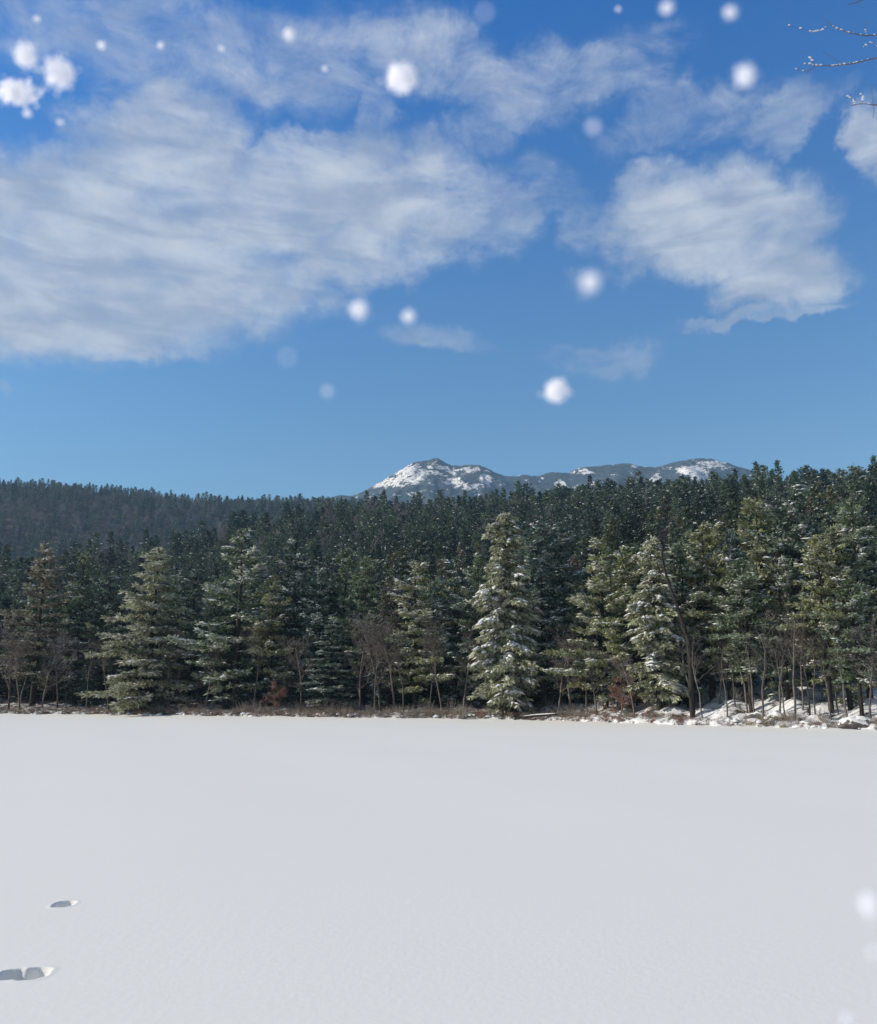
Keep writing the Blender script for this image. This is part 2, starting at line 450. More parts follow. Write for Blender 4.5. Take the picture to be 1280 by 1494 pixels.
# far mountain
def vnoise(x, y, seed=0):
    r = np.random.RandomState(seed); tab = r.rand(256, 256)
    xi = np.floor(x).astype(int); yi = np.floor(y).astype(int); fx = smooth(x - xi); fy = smooth(y - yi)
    g = lambda a, b: tab[a % 256, b % 256]
    return (g(xi, yi) * (1 - fx) + g(xi + 1, yi) * fx) * (1 - fy) + (g(xi, yi + 1) * (1 - fx) + g(xi + 1, yi + 1) * fx) * fy
def fbm(x, y, seed=0, o=5):
    s = 0; a = .5
    for k in range(o): s = s + a * vnoise(x * 2 ** k, y * 2 ** k, seed + k); a *= .5
    return s
def mountain():
    crest = [(-200, 745), (200, 742), (300, 736), (340, 731), (378, 728), (420, 732), (470, 729), (515, 721), (538, 713), (560, 701), (578, 690), (590, 683), (604, 676), (618, 673), (632, 670), (645, 674), (660, 681), (676, 679), (690, 680), (704, 681), (720, 687), (735, 692), (760, 694), (785, 693), (810, 690), (830, 691), (838, 686), (862, 680), (890, 677), (920, 677), (940, 682), (956, 684), (972, 679), (992, 672), (1020, 671), (1046, 671), (1062, 675), (1080, 682), (1100, 690), (1140, 702), (1200, 716), (1300, 730), (1600, 745)]
    cu, ct = ridge_top_to_u(crest)
    D0 = 2700.0; K = D0 / 4000.0
    us = np.linspace(-.6, .8, 900); ds = np.concatenate([np.linspace(-1300, 0, 110), np.linspace(12, 700, 26)]) * K
    U, S = np.meshgrid(us, ds)
    Y = D0 + S
    X = U * D0 * (1 + 0 * S)
    base = CAM_Z + np.interp(U, cu, ct) * D0
    fall = np.where(S <= 0, 1 + S / K / 1500 * .95, 1 - S / K / 800)
    nz = fbm(X / K / 260 + 7, Y / K / 260, 3, 6) - .5
    rid = 1 - np.abs(2 * fbm(X / K / 330, Y / K / 500 + 3, 11, 5) - 1)
    amt = np.clip(-S / K / 250, 0, 1)
    Z = base * fall + K * (nz * 150 + (rid - .75) * 190) * amt * fall
    Z += (fbm(X / 45, Y / 60, 31, 4) - .45) * 16
    Z += (1 - np.abs(2 * fbm(X / 22, Y / 34, 77, 3) - .9)) * 11 * (np.abs(X / 2700 + .005) < .055) * amt.clip(.35, 1)
    # where bare ledges under snow show, in picture bearings
    mask = np.zeros_like(Z)
    pats = [(600, 690, 30, 16, 1.0), (632, 682, 14, 12, .7), (578, 702, 26, 8, .9), (556, 708, 14, 5, .8), (663, 703, 14, 10, .85), (688, 684, 18, 6, .75), (708, 700, 10, 14, .95), (655, 690, 20, 12, .5), (606, 722, 10, 5, .8),
            (818, 706, 10, 8, .95), (850, 688, 16, 6, .9), (866, 706, 7, 4, .8), (923, 680, 9, 3, .9), (958, 698, 10, 8, .9), (1010, 686, 26, 9, .95), (1035, 677, 24, 6, 1.0), (1020, 695, 14, 8, .95), (1055, 682, 14, 6, .6), (1034, 700, 14, 7, .8), (688, 710, 14, 6, .8)]
    Ux = X / Y
    Tz = (Z - CAM_Z) / Y
    for (a, b, w, h, s) in pats:
        r = ray(a, b); u0, t0 = r[0] / r[1], r[2] / r[1]
        e = np.sqrt(((Ux - u0) / (w / FPX)) ** 2 + ((Tz - t0) / (h / FPX)) ** 2)
        mask = np.maximum(mask, s * (1 - smooth((e - .4) / 1.0)))
    n, m = X.shape
    V = np.stack([X, Y, Z], -1).reshape(-1, 3)
    i = np.arange(n - 1)[:, None] * m; j = np.arange(m - 1)[None, :]
    F = np.stack([i + j, i + j + 1, i + m + j + 1, i + m + j], -1).reshape(-1, 4)
    me = mesh_np("mountain", V, [F], [M_MOUNT], True)
    at_ = me.attributes.new('snow', 'FLOAT', 'POINT'); at_.data.foreach_set('value', mask.ravel().astype(np.float32))
    props(obj("mountain", me), "distant bald rocky mountain with snow patches on its summits", "mountain", kind="structure")
mountain()

# ------------------------------------------------------------------ tree builders (unit: metres; base at origin)
def conifer(seed, H, R, cb=.12, nb=80, kind='pine', tuft=.44, twig_step=.40, snow=.5, blades=5, gap=.25, lean=0.0, detail=1.0):
    rs = np.random.RandomState(seed)
    T = Tubes()
    nseg = 9
    zz = np.linspace(0, H, nseg)
    bx = lean * H * (zz / H) ** 1.2 + rs.randn(nseg) * .06 * (zz / H); by = rs.randn(nseg) * .06 * (zz / H)
    tr = np.stack([bx, by, zz], 1); tr[0] = (0, 0, -.4)
    r0 = .011 * H + .04
    T.tube(tr, r0 * (1 - .93 * zz / H) + .012, 8 if detail >= 1 else 5)
    P = []; D = []; SP = []; SD = []; SS = []
    asym = rs.rand(6) * 2 * math.pi
    for b in range(nb):
        f = cb + (1 - cb) * ((b + rs.rand()) / nb) ** .92
        if kind != 'weep':
            nw = 15; f = cb + (1 - cb) * (round((f - cb) / (1 - cb) * nw + .35 * math.sin(b * 1.7)) + rs.uniform(-.13, .13)) / nw; f = min(max(f, cb), .985)
        bsnow = rs.rand() < snow
        z = f * H
        g = (f - cb) / (1 - cb)
        if kind == 'pine':
            prof = (1 - g) ** .62 * (.55 + .45 * min(1, g / .25)) + .06
            L = R * prof * (rs.uniform(.40, 1.15) if rs.rand() < .88 else rs.uniform(1.15, 1.5))
            e0 = math.radians(-8 + 50 * g ** 1.3 + rs.randn() * 9); droop = .20 * (1 - g)
            up = .16
        elif kind == 'weep':
            prof = (1 - g) ** .52 * (.56 + .44 * min(1, g / .32)) + .05
            L = R * prof * rs.uniform(.5, 1.12) * (1 + .18 * math.sin(g * 17 + asym[2]))
            e0 = math.radians(4 + 30 * g ** 2 + rs.randn() * 6); droop = .42; up = 0
        else:   # spruce
            prof = (1 - g) ** (.62 if nb > 115 else .85) + .04
            L = R * prof * rs.uniform(.5, 1.12) * (1 + .15 * math.sin(g * 23 + asym[2]))
            e0 = math.radians(-14 + 45 * g ** 1.6 + rs.randn() * 6); droop = .18; up = .14
        a = b * 2.39996 + rs.randn() * .5
        L *= 1 + .28 * math.sin(a * 2 + asym[0] + g * 5) * (kind == 'pine') + .12 * math.sin(a + asym[1])
        if L < .15: continue
        if kind == 'pine' and rs.rand() < gap * (.9 if math.sin(a + asym[3] + g * 9) > .1 else .35): continue
        ca, sa = math.cos(a), math.sin(a)
        s = np.linspace(0, 1, 6)
        hx = L * s * math.cos(e0)
        hz = L * (s * math.sin(e0) - droop * s ** 2 + up * s ** 3)
        k = np.interp(z, zz, np.arange(nseg)); k0 = int(min(k, nseg - 2)); o = tr[k0] + (tr[k0 + 1] - tr[k0]) * (k - k0)
        pts = np.stack([o[0] + hx * ca, o[1] + hx * sa, z + hz], 1)
        if detail >= 1 or b % 3 == 0:
            T.tube(pts, (.012 + .009 * L) * (1 - .85 * s) + .004, 4 if detail >= 1 else 3)
        s0 = .16 if (kind == 'pine' and g < .75) else .06
        nt = max(3, int(L * (1 - s0) / (twig_step * .46)))
        for j in range(nt):
            sj = s0 + (1 - s0) * (j + rs.rand() * .8) / nt
            pj = np.array([np.interp(sj, s, pts[:, q]) for q in range(3)])
            side = -1 if j % 2 else 1
            th = a + side * math.radians(rs.uniform(28, 75)) * (1 - .5 * sj)
            tl = (.36 * L * (1.08 - sj) + .28) * rs.uniform(.6, 1.15)
            tz = rs.randn() * .14 + (.12 if kind == 'pine' else -.10)
            if kind == 'weep': tz -= .55
            d = np.array([math.cos(th), math.sin(th), tz]); d /= np.linalg.norm(d)
            m = max(1, int(tl / (twig_step * .55)))
            bias = rs.rand() < (.92 if bsnow else .08)
            for q in range(m):
                c = pj + d * tl * ((q + .6) / m)
                c = c + rs.randn(3) * .05
                if kind == 'weep': c[2] -= .10 * tl * (q / m) ** 2
                for _ in range(blades):
                    dd = d * .7 + rs.randn(3) * .55
                    if kind == 'weep': dd[2] -= .55
                    elif kind == 'pine': dd[2] += .18
                    P.append(c); D.append(dd)
                if bias and rs.rand() < .74 and sj > .22:
                    SP.append(c + (0, 0, .05)); SD.append(d)
                    SS.append(rs.uniform(.6, 1.25))
    # leader
    for k in range(int(10 * max(detail, .5))):
        c = tr[-1] - np.array([0, 0, rs.rand() * H * .06])
        for _ in range(blades):
            dd = rs.randn(3) * .6; dd[2] += .8
            P.append(c); D.append(dd)
    P = np.array(P); D = np.array(D); n = len(P)
    D /= np.linalg.norm(D, axis=1, keepdims=True)
    ln = tuft * rs.uniform(.7, 1.35, (n, 1)); wd = tuft * rs.uniform(.15, .30, (n, 1))
    sd = np.cross(D, rs.randn(n, 3)); sd /= (np.linalg.norm(sd, axis=1, keepdims=True) + 1e-9)
    P = P + rs.randn(n, 3) * .04
    V = np.stack([P, P + D * ln * .5 + sd * wd, P + D * ln, P + D * ln * .5 - sd * wd], 1).reshape(-1, 3)
    F = np.arange(n * 4).reshape(-1, 4)
    crown = (V, F)
    sn = None
    if len(SP):
        SP = np.array(SP); SD = np.array(SD); SS = np.array(SS)[:, None]; k = len(SP)
        SD[:, 2] *= .8; SD /= np.linalg.norm(SD, axis=1, keepdims=True)
        up_ = np.tile([0, 0, 1.0], (k, 1)) + rs.randn(k, 3) * .15
        sd = np.cross(SD, up_); sd /= np.linalg.norm(sd, axis=1, keepdims=True)
        u3 = np.cross(sd, SD); u3 = np.where(u3[:, 2:3] < 0, -u3, u3)
        a_ = tuft * rs.uniform(.55, 1.25, (k, 1)) * SS; b_ = tuft * rs.uniform(.3, .58, (k, 1)) * SS; c_ = tuft * rs.uniform(.16, .34, (k, 1)) * SS
        SP = SP + u3 * c_ * .4
        V = np.stack([SP + SD * a_, SP + sd * b_, SP - SD * a_, SP - sd * b_, SP + u3 * c_, SP - u3 * c_ * .35], 1)
        V = V + rs.randn(*V.shape) * .02
        tri = np.array([[0, 1, 4], [1, 2, 4], [2, 3, 4], [3, 0, 4], [1, 0, 5], [2, 1, 5], [3, 2, 5], [0, 3, 5]])
        F = (tri[None] + (np.arange(k) * 6)[:, None, None]).reshape(-1, 3)
        sn = (V.reshape(-1, 3), F)
    return T, crown, sn

def bare(seed, H, spread=.32, trunk_r=None, depth=4, fork=.35, snow=True, lean=0.0, k0=6, thin=1.0, dens=1.0):
    rs = np.random.RandomState(seed)
    T = Tubes(); S = Tubes()
    r0 = trunk_r or (.008 * H + .03)
    def grow(p, d, L, r, lev):
        n = 5 if lev < 2 else 3
        pts = [p]; dd = d.copy()
        for i in range(n):
            dd = dd + rs.randn(3) * (.10 + .05 * lev); dd[2] += .05; dd /= np.linalg.norm(dd)
            pts.append(pts[-1] + dd * L / n)
        pts = np.array(pts); s = np.linspace(0, 1, len(pts))
        rr = r * (1 - (.62 if lev < depth else .8) * s) * (1.0)
        T.tube(pts, np.maximum(rr, .006 * thin), k0 if lev == 0 else (4 if lev == 1 else 3))
        dirn = (pts[-1] - pts[0]) / (L + 1e-6)
        if False:
            S.tube(pts + np.array([0, 0, 1.0]) * (rr * .9 + .012)[:, None], rr * .55 + .020, 4)
        if lev >= depth: return
        nb = int({0: 13, 1: 7, 2: 5, 3: 3}.get(lev, 2) * dens * rs.uniform(.8, 1.3)) + (1 if lev else 0)
        for j in range(nb):
            sj = rs.uniform(fork, 1.0) if lev == 0 else rs.uniform(.2, 1)
            pj = np.array([np.interp(sj, s, pts[:, q]) for q in range(3)])
            ax = rs.randn(3); ax[2] *= .3; ax -= ax.dot(dd) * dd * .9; ax /= np.linalg.norm(ax)
            nd = dd * rs.uniform(.35, .9) + ax * rs.uniform(.5, 1.0) * (spread / .32); nd[2] += .15; nd /= np.linalg.norm(nd)
            rj = np.interp(sj, s, rr) * rs.uniform(.34, .55)
            grow(pj, nd, L * rs.uniform(.26, .5) * (1.2 - .5 * sj if lev == 0 else 1), rj, lev + 1)
    d = np.array([lean, 0, 1.0]); d /= np.linalg.norm(d)
    grow(np.array([0, 0, -.3]), d, H * .72, r0, 0)
    return T, (S if S.n else None)

def conifer_meshes(name, matn, **kw):
    T, cr, sn = conifer(**kw)
    tm = T.mesh(name + "_trunk", [M_BARK]); cm = mesh_np(name + "_crown", cr[0], [cr[1]], [matn])
    sm = mesh_np(name + "_snow", sn[0], [sn[1]], [M_SNOW], False) if sn else None
    return dict(trunk=tm, crown=cm, snow=sm, H=kw['H'], R=kw['R'])

V_ = {}
H0 = 20.0
# loose layered pines
V_['pineA'] = conifer_meshes('pine', M_NEEDLE, seed=1, H=H0, R=4.3, cb=.10, nb=92, snow=.30)
V_['pineB'] = conifer_meshes('pine', M_NEEDLE, seed=2, H=H0, R=3.9, cb=.14, nb=88, snow=.08, gap=.3)
V_['pineC'] = conifer_meshes('pine', M_NEEDLE, seed=3, H=H0, R=4.6, cb=.14, nb=88, snow=.42, gap=.3)
V_['pineD'] = conifer_meshes('pine', M_NEEDLE, seed=4, H=H0, R=3.8, cb=.22, nb=86, snow=.03, gap=.25)
V_['pineE'] = conifer_meshes('pine', M_NEEDLE, seed=9, H=H0, R=4.4, cb=.28, nb=80, snow=.40, gap=.2)
V_['snowy'] = conifer_meshes('snow_pine', M_NEEDLE, seed=5, H=H0, R=4.2, cb=.06, nb=96, snow=.62, gap=.25)
V_['weepA'] = conifer_meshes('hemlock', M_NEEDLE, seed=6, H=H0, R=3.5, cb=.03, nb=170, kind='weep', snow=.38)
V_['weepB'] = conifer_meshes('hemlock', M_NEEDLE, seed=7, H=H0, R=3.2, cb=.06, nb=150, kind='weep', snow=.36)
V_['spruceA'] = conifer_meshes('spruce', M_NEEDLE, seed=8, H=H0, R=4.4, cb=.04, nb=120, kind='spruce', snow=.24)
V_['spruceB'] = conifer_meshes('spruce', M_NEEDLE, seed=10, H=H0, R=3.0, cb=.06, nb=110, kind='spruce', snow=.15)
def bare_meshes(mat, **kw):
    T, S = bare(**kw)
    return dict(trunk=T.mesh('bare_tree_limbs', [mat]), crown=None, snow=S.mesh('bare_tree_snow', [M_SNOW]) if S else None, H=kw['H'])
V_['bareA'] = bare_meshes(M_BARK_FROST, seed=21, H=12, fork=.35)
V_['bareB'] = bare_meshes(M_BARK_FROST, seed=22, H=12, fork=.2, spread=.45)
V_['bareC'] = bare_meshes(M_TWIG, seed=23, H=12, fork=.25, snow=False)
V_['bareD'] = bare_meshes(M_TWIG, seed=24, H=12, fork=.5, spread=.25, snow=False)
V_['pole'] = bare_meshes(M_BARK_GREY, seed=25, H=12, fork=.55, spread=.22, depth=2, trunk_r=.11)
V_['shrubA'] = bare_meshes(M_TWIG_RED, seed=31, H=3, fork=.1, spread=.5, trunk_r=.03, thin=1.2, snow=False)

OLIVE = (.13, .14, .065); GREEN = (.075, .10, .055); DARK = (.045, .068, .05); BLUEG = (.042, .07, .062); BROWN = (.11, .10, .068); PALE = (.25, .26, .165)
TREES = []
def put_tree(kind, x, y, H, wide, color, name, label, cat, group=None, rz=0.0, lean=0.0, frost=.3):
    v = V_[kind]
    z = float(ground(x, y))
    s = H / (v['H'] if v['crown'] else v['H'] * 1.0)
    r = empty(name, (x, y, z - .05), rz, (s * wide, s * wide, s))
    r.rotation_euler = (0, lean, rz)
    props(r, label, cat, group)
    t = obj('trunk', v['trunk'], r); t.color = (1, 1, 1, 1)
    if v['crown']:
        c = obj('crown', v['crown'], r); c.color = (*color, frost)
    if v['snow']: props(obj('snow', v['snow'], r), kind='stuff')
    return r
def front(kind, px, top, w, t, color, label, rz=0.0, name='pine_tree', cat='pine tree', group=None, lean=0.0):
    u = u_of(px, 1020)
    ys = np.linspace(50, 200, 3000)
    y = float(ys[np.argmax(ys - shore(ys * u) > t)])
    x = u * y
    z = float(ground(x, y))
    H = CAM_Z + (ray(px, top)[2] / ray(px, top)[1]) * y - z
    v = V_[kind]
    if v['crown']:
        wide = 1.12 * (w / FPX * y * .5) / (v['R'] * H / v['H']) if w else 1.0
    else: wide = 1.0 if not w else w
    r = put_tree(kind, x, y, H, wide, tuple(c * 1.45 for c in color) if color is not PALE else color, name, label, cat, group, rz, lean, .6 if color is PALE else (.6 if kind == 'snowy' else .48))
    TREES.append((px, top, w if w and w > 5 else 20, y))
    return r

SH = "trees along the far shore"
front('bareB', 14, 880, None, 4, OLIVE, "grey bare tree with spreading limbs at the far left edge of the shore", .3, 'bare_tree', 'bare tree')
front('pineB', 48, 795, 115, 9, BROWN, "leftmost tall pine, brownish thin crown, on the far shore", .5)
front('bareA', 84, 900, None, 4, OLIVE, "bare crooked tree below the left pines with frosted limbs", 1.3, 'bare_tree', 'bare tree')
front('pineA', 106, 805, 100, 12, GREEN, "dark green pine second from the left, pale tufts near its top", 2.2)
front('pole', 126, 930, None, 3, OLIVE, "thin straight grey pole tree left of the pale drooping pine", 0, 'bare_tree', 'bare tree')
front('spruceA', 216, 800, 142, 4, PALE, "pale drooping pine with wide tiers reaching down to the left shore", 1.0)
front('bareC', 246, 880, None, 4, OLIVE, "bare twisted tree just right of the pale drooping pine", 2.0, 'bare_tree', 'bare tree')
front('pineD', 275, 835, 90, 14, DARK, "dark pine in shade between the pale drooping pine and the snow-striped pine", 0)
front('snowy', 343, 775, 150, 6, GREEN, "tall broad pine with bright snow-striped boughs left of centre", 2.6)
front('bareD', 372, 890, None, 3.5, OLIVE, "bare grey tree at the foot of the snow-striped pine", 2.6, 'bare_tree', 'bare tree')
front('shrubA', 404, 975, None, 2.0, OLIVE, "reddish bare bush right of the snow-striped pine", .6, 'bush', 'bush')
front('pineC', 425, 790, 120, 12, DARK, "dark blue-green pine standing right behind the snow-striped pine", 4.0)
front('pineA', 500, 800, 105, 14, GREEN, "mid green pine with frosted tips above the small dark spruce", .7)
front('spruceB', 482, 905, 90, 5, DARK, "small dark spruce with thin snow lines near the waterline", 2.0, 'spruce_tree', 'spruce')
front('bareB', 556, 850, None, 4, OLIVE, "brown bare tree with forked leaning trunk left of the puffy snow pine", 4.4, 'bare_tree', 'bare tree')
front('pole', 590, 900, None, 3, OLIVE, "slim grey trunk under the left side of the puffy snow pine", 1.0, 'bare_tree', 'bare tree')
front('snowy', 606, 822, 115, 7, OLIVE, "olive pine with puffy snow clumps left of the big central tree", .4)
front('bareA', 628, 880, .6, 3, OLIVE, "pale slender bare tree in front of the puffy snow pines", 3.4, 'bare_tree', 'bare tree')
front('snowy', 664, 815, 100, 10, DARK, "dark pine with rounded snow puffs touching the left of the central tree", 3.6)
front('weepA', 742, 748, 118, 3, PALE, "large central hemlock with dense drooping snowy boughs lit on its left", 1.0, 'hemlock_tree', 'hemlock')
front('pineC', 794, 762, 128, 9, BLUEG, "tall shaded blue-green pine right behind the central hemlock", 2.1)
front('bareC', 815, 900, None, 3, OLIVE, "dark bare trunk in the shade right of the central hemlock", .2, 'bare_tree', 'bare tree')
front('pole', 857, 905, None, 4, OLIVE, "dark thin trunk under the olive pine right of centre", 2.4, 'bare_tree', 'bare tree')
front('snowy', 884, 788, 120, 6, OLIVE, "olive green pine with long snowy lower boughs pointing left, right of centre", 5.1)
front('shrubA', 905, 965, None, 2.0, OLIVE, "tall reddish brown bush under the olive pine", 2.6, 'bush', 'bush')
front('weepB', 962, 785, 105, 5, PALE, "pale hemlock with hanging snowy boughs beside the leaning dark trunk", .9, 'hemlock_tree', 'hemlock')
front('pineE', 1040, 768, 120, 12, OLIVE, "olive pine with high crown behind the leaning dark trunk", .1)
front('pineE', 1096, 815, 112, 6, GREEN, "medium pine on two thin trunks above the snowy bank", 2.8)
front('pineD', 1124, 728, 132, 16, OLIVE, "tall dark olive pine with smooth pointed crown right of the leaning trunk", 3.7)
front('pineC', 1184, 712, 130, 15, DARK, "tall pine with many snow-layered tiers near the right edge", 5.5)
front('pineE', 1212, 782, 120, 6, OLIVE, "yellow-green snowy pine over the brightest snowy bank", 1.7)
front('pineA', 1270, 728, 125, 9, GREEN, "rightmost tall pine with bright snow on its left boughs", 4.2)
front('pineE', 1256, 845, 100, 4, GREEN, "short wide pine with bare lower trunk at the right edge of the shore", 3.1)
POLE = [(1008, 880, 4, .3, 'second pole tree right of the leaning trunk, rooted in patchy snow'), (1024, 905, 3, 1.1, 'thin pole tree between the leaning trunk and the paired trunks'), (1073, 900, 6, 2.2, 'short dark trunk just left of the paired pine trunks'), (1112, 870, 3, 3.3, 'slim leaning trunk right behind the snow mounds'),
        (1136, 880, 5, 4.1, 'grey pole tree at the left end of the bright snow mounds'), (1157, 840, 1.6, 5.0, 'straight reddish pole tree nearest the waterline on the right'), (1180, 870, 3, 5.8, 'dark pole tree in a pair right of the bright snow mounds'), (1188, 890, 4, 2.9, 'thinner pole of the pair right of the bright snow mounds'),
        (1235, 850, 4, 1.9, 'stout dark trunk near the right edge with snow at its foot'), (988, 890, 6, .9, 'thin trunk directly below the leaning trunk')]
for px, tp, t, rz, lb in POLE:
    front('pole', px, tp, None, t, OLIVE, lb, rz, 'bare_tree', 'bare tree')
front('bareD', 1050, 880, None, 8, OLIVE, "bare branching tree among the pole trees under the olive pine", 1.5, 'bare_tree', 'bare tree')

rs = np.random.RandomState(404)
for px, tp, w, kd, cc, lb in [(148, 835, 90, 'pineB', DARK, "dark slim pine between the second pine and the pale drooping pine"), (305, 850, 80, 'pineC', GREEN, "half-hidden green pine left of the snow-striped pine"), (392, 840, 90, 'pineA', OLIVE, "olive pine with light boughs right of the snow-striped pine"),
        (462, 830, 80, 'snowy', DARK, "frosted dark pine above and left of the small dark spruce"), (530, 815, 85, 'pineD', GREEN, "plain green pine right of the small dark spruce"), (572, 845, 80, 'pineB', BROWN, "brownish pine between forked bare tree and puffy snow pine"),
        (700, 810, 80, 'pineC', GREEN, "green layered pine tucked behind the left edge of the central hemlock"), (826, 790, 90, 'pineA', DARK, "dark pine between the shaded pine and the long-boughed olive pine"), (848, 850, 90, 'snowy', OLIVE, "low snowy olive pine whose boughs point left over the brush"),
        (918, 800, 90, 'pineB', OLIVE, "yellow-green pine just left of the pale hemlock"), (1005, 790, 90, 'pineA', GREEN, "green pine rising just right of the leaning trunk"), (1066, 812, 100, 'pineC', OLIVE, "snow-tiered olive pine left of the paired pine trunks"),
        (1150, 790, 100, 'snowy', GREEN, "snowy green pine above the bright snow mounds"), (1240, 770, 110, 'snowy', OLIVE, "very snowy pine second from the right edge")]:
    front(kd, px, tp, w, rs.uniform(7, 13), cc, lb, rs.uniform(0, 6.2))
for px, tp, t, kd, lb in [(30, 915, 2.5, 'bareD', "small brown bare tree near the left edge"), (62, 905, 5, 'bareC', "brown bare tree under the leftmost pine"), (160, 915, 3, 'bareD', "bare sapling at the left foot of the pale drooping pine"), (300, 905, 3, 'bareC', "bare brown tree left of the snow-striped pine trunk"),
        (440, 900, 4, 'bareC', "brown leafless tree left of the small dark spruce"), (525, 880, 3, 'bareC', "leafless brown tree right of the small dark spruce"), (545, 920, 2.5, 'bareD', "thin leafless sapling left of the forked bare tree"), (576, 870, 5, 'bareC', "reddish leafless tree right of the forked bare tree"),
        (645, 905, 2.5, 'bareD', "thin leafless tree between puffy pine and central hemlock"), (676, 890, 4, 'bareC', "brown leafless tree left of the central hemlock"), (832, 880, 4, 'bareC', "leafless tree in the gap right of the shaded pine"), (870, 925, 2, 'bareA', "frosted bare tree with snowy arching limbs at the brush"),
        (925, 930, 2, 'bareC', "reddish leafless tree beside the tall reddish bush"), (1060, 905, 2.5, 'pole', "slim pole left of the paired pine trunks"), (1090, 880, 4.5, 'pole', "left trunk of the close pair below the medium pine"), (1100, 885, 4.2, 'pole', "right trunk of the close pair below the medium pine"),
        (1145, 900, 2, 'pole', "thin pole just right of the grey pole tree"), (1170, 895, 6, 'bareD', "slender twiggy tree among the right pole trees"), (1210, 890, 3, 'pole', "pole tree between the snow-layered pine and yellow-green pine"), (1222, 905, 6, 'pole', "back pole near the yellow-green snowy pine"),
        (1268, 880, 2, 'bareA', "frosted bare tree at the far right edge")]:
    front(kd, px, tp, None, t, OLIVE, lb, rs.uniform(0, 6.2), 'bare_tree', 'bare tree')
# the leaning dark trunk
def leaning():
    y = float(shore(u_of(1005, 1020) * 85)) + 2.6
    pts = [at(a, b, y - .8) for a, b in [(1010, 1030), (1008, 980), (1005, 935), (998, 915), (990, 890), (980, 862), (972, 838), (966, 812), (967, 795)]]
    pts = np.array(pts); pts[0][2] = float(ground(pts[0][0], pts[0][1])) - .2
    base = pts[0].copy(); pts = pts - base
    r = empty('leaning_tree', tuple(base)); props(r, "dark bare leaning trunk curving up to the left across the pale hemlock", "dead tree")
    T = Tubes(); T.tube(pts, np.linspace(.27, .09, len(pts)), 8)
    rs = np.random.RandomState(5)
    for k in range(16):
        s = rs.uniform(2.5, 8); i = int(s); p = pts[i] + (pts[min(i + 1, 8)] - pts[i]) * (s - i)
        d = np.array([rs.choice([-1, 1]) * rs.uniform(.5, 1), rs.uniform(-.6, .6), rs.uniform(-.1, .6)])
        L = rs.uniform(.6, 2.2); q = [p + d * L * w + np.array([0, 0, .15 * w * w]) for w in (0, .4, .75, 1)]
        T.tube(q, [.035, .025, .016, .008], 4)
    obj('trunk', T.mesh('leaning_trunk', [M_BARK]), r)
leaning()

# second rows, filling the hill: jittered, each tested for what nearer trees leave visible
rs = np.random.RandomState(77)
# young shaded conifers under the shore row
SEG = [(70, "behind the leftmost brownish pine"), (160, "behind the second pine from left"), (290, "behind the pale drooping pine"), (400, "behind the snow-striped pine"), (470, "above the left blue-green pine"), (540, "above the small dark spruce"),
       (620, "behind the left puffy pine"), (690, "left of the central hemlock top"), (780, "behind the central hemlock top"), (860, "behind the shaded blue-green pine"), (930, "behind the long-boughed olive pine"),
       (1000, "behind the pale hemlock"), (1070, "right of the leaning trunk"), (1150, "around the tall dark olive pine"), (1230, "behind the snow-layered right pine"), (1281, "behind the rightmost pine")]
UNDER = 'young conifers in the shade under the shore row'
for k in range(46):
    px = 10 + 1260 * (k + rs.rand()) / 46
    if px > 985 and rs.rand() < .55: continue
    u = u_of(px, 1020); ys = np.linspace(50, 200, 1500); y = float(ys[np.argmax(ys - shore(ys * u) > rs.uniform(6, 20))]); x = u * y
    put_tree(['spruceB', 'spruceA', 'weepB'][rs.randint(3)], x, y, rs.uniform(4.5, 10), rs.uniform(1.2, 1.7), DARK, 'young_conifer', ["narrow", "spindly", "bushy", "wide", "ragged", "stunted", "pointed"][k % 7] + " young dark conifer low in the shade " + next(q for lim, q in SEG if px < lim), 'conifer', UNDER, rs.uniform(0, 6), frost=.2)
NC = 320; sky_line = np.full(NC, 1060.0)
def cols(px, w):
    a = int((px - w / 2) / 1280 * NC); b = int((px + w / 2) / 1280 * NC) + 1
    return max(0, a), min(NC, b)
for px, top, w, y in sorted(TREES, key=lambda q: q[3]):
    a, b = cols(px, w * .45)
    if b > a: sky_line[a:b] = np.minimum(sky_line[a:b], top + 22)
cand = []
def add_band(d0, d1, step, umin=-.66, umax=.66):
    d = d0
    while d < d1:
        n = int((umax - umin) * d / step)
        for k in range(n):
            yy = d + rs.uniform(-.5, .5) * step; u = umin + (umax - umin) * (k + rs.rand()) / n
            cand.append((u * yy, yy))
        d += step * .9
add_band(88, 170, 5.0); add_band(170, 470, 6.2)
indiv, rest = [], []
for (x, y) in sorted(cand, key=lambda q: q[1]):
    t = y - float(shore(x))
    if t < 11: continue
    u = x / y
    if y > float(near_D(u)) + 25: continue
    z = float(ground(x, y))
    big = float(fbm(np.array([x / 26.0 + 30]), np.array([y / 26.0]), 15, 2)[0])
    H = (rs.uniform(10, 18) + 9 * (big - .35)) if t > 40 else rs.uniform(13, 18)
    if y > near_D(u) - 60: H = rs.uniform(9, 17) + (4 if rs.rand() < .15 else 0)
    px = CX + u * FPX * 1.03
    e = math.atan2(z + H - CAM_Z, y) - PITCH
    top = CY - math.tan(e) * FPX
    w = 6.0 / y * FPX
    isbare = rs.rand() < (.24 if px < 640 else .14)
    a, b = cols(px, w)
    vis = 0
    if b > a:
        vis = float(np.clip(sky_line[a:b] - top, 0, None).mean())
        a2, b2 = cols(px, w * .5)
        if b2 > a2 and not isbare: sky_line[a2:b2] = np.minimum(sky_line[a2:b2], top + 14)
    rec = (x, y, z, H, isbare, vis * w, px, top)
    (indiv if (vis > 3 and 0 < px < 1280 and len(indiv) < 225) else rest).append(rec)
print("mid individuals", len(indiv), "stuff", len(rest), "front", len(TREES))
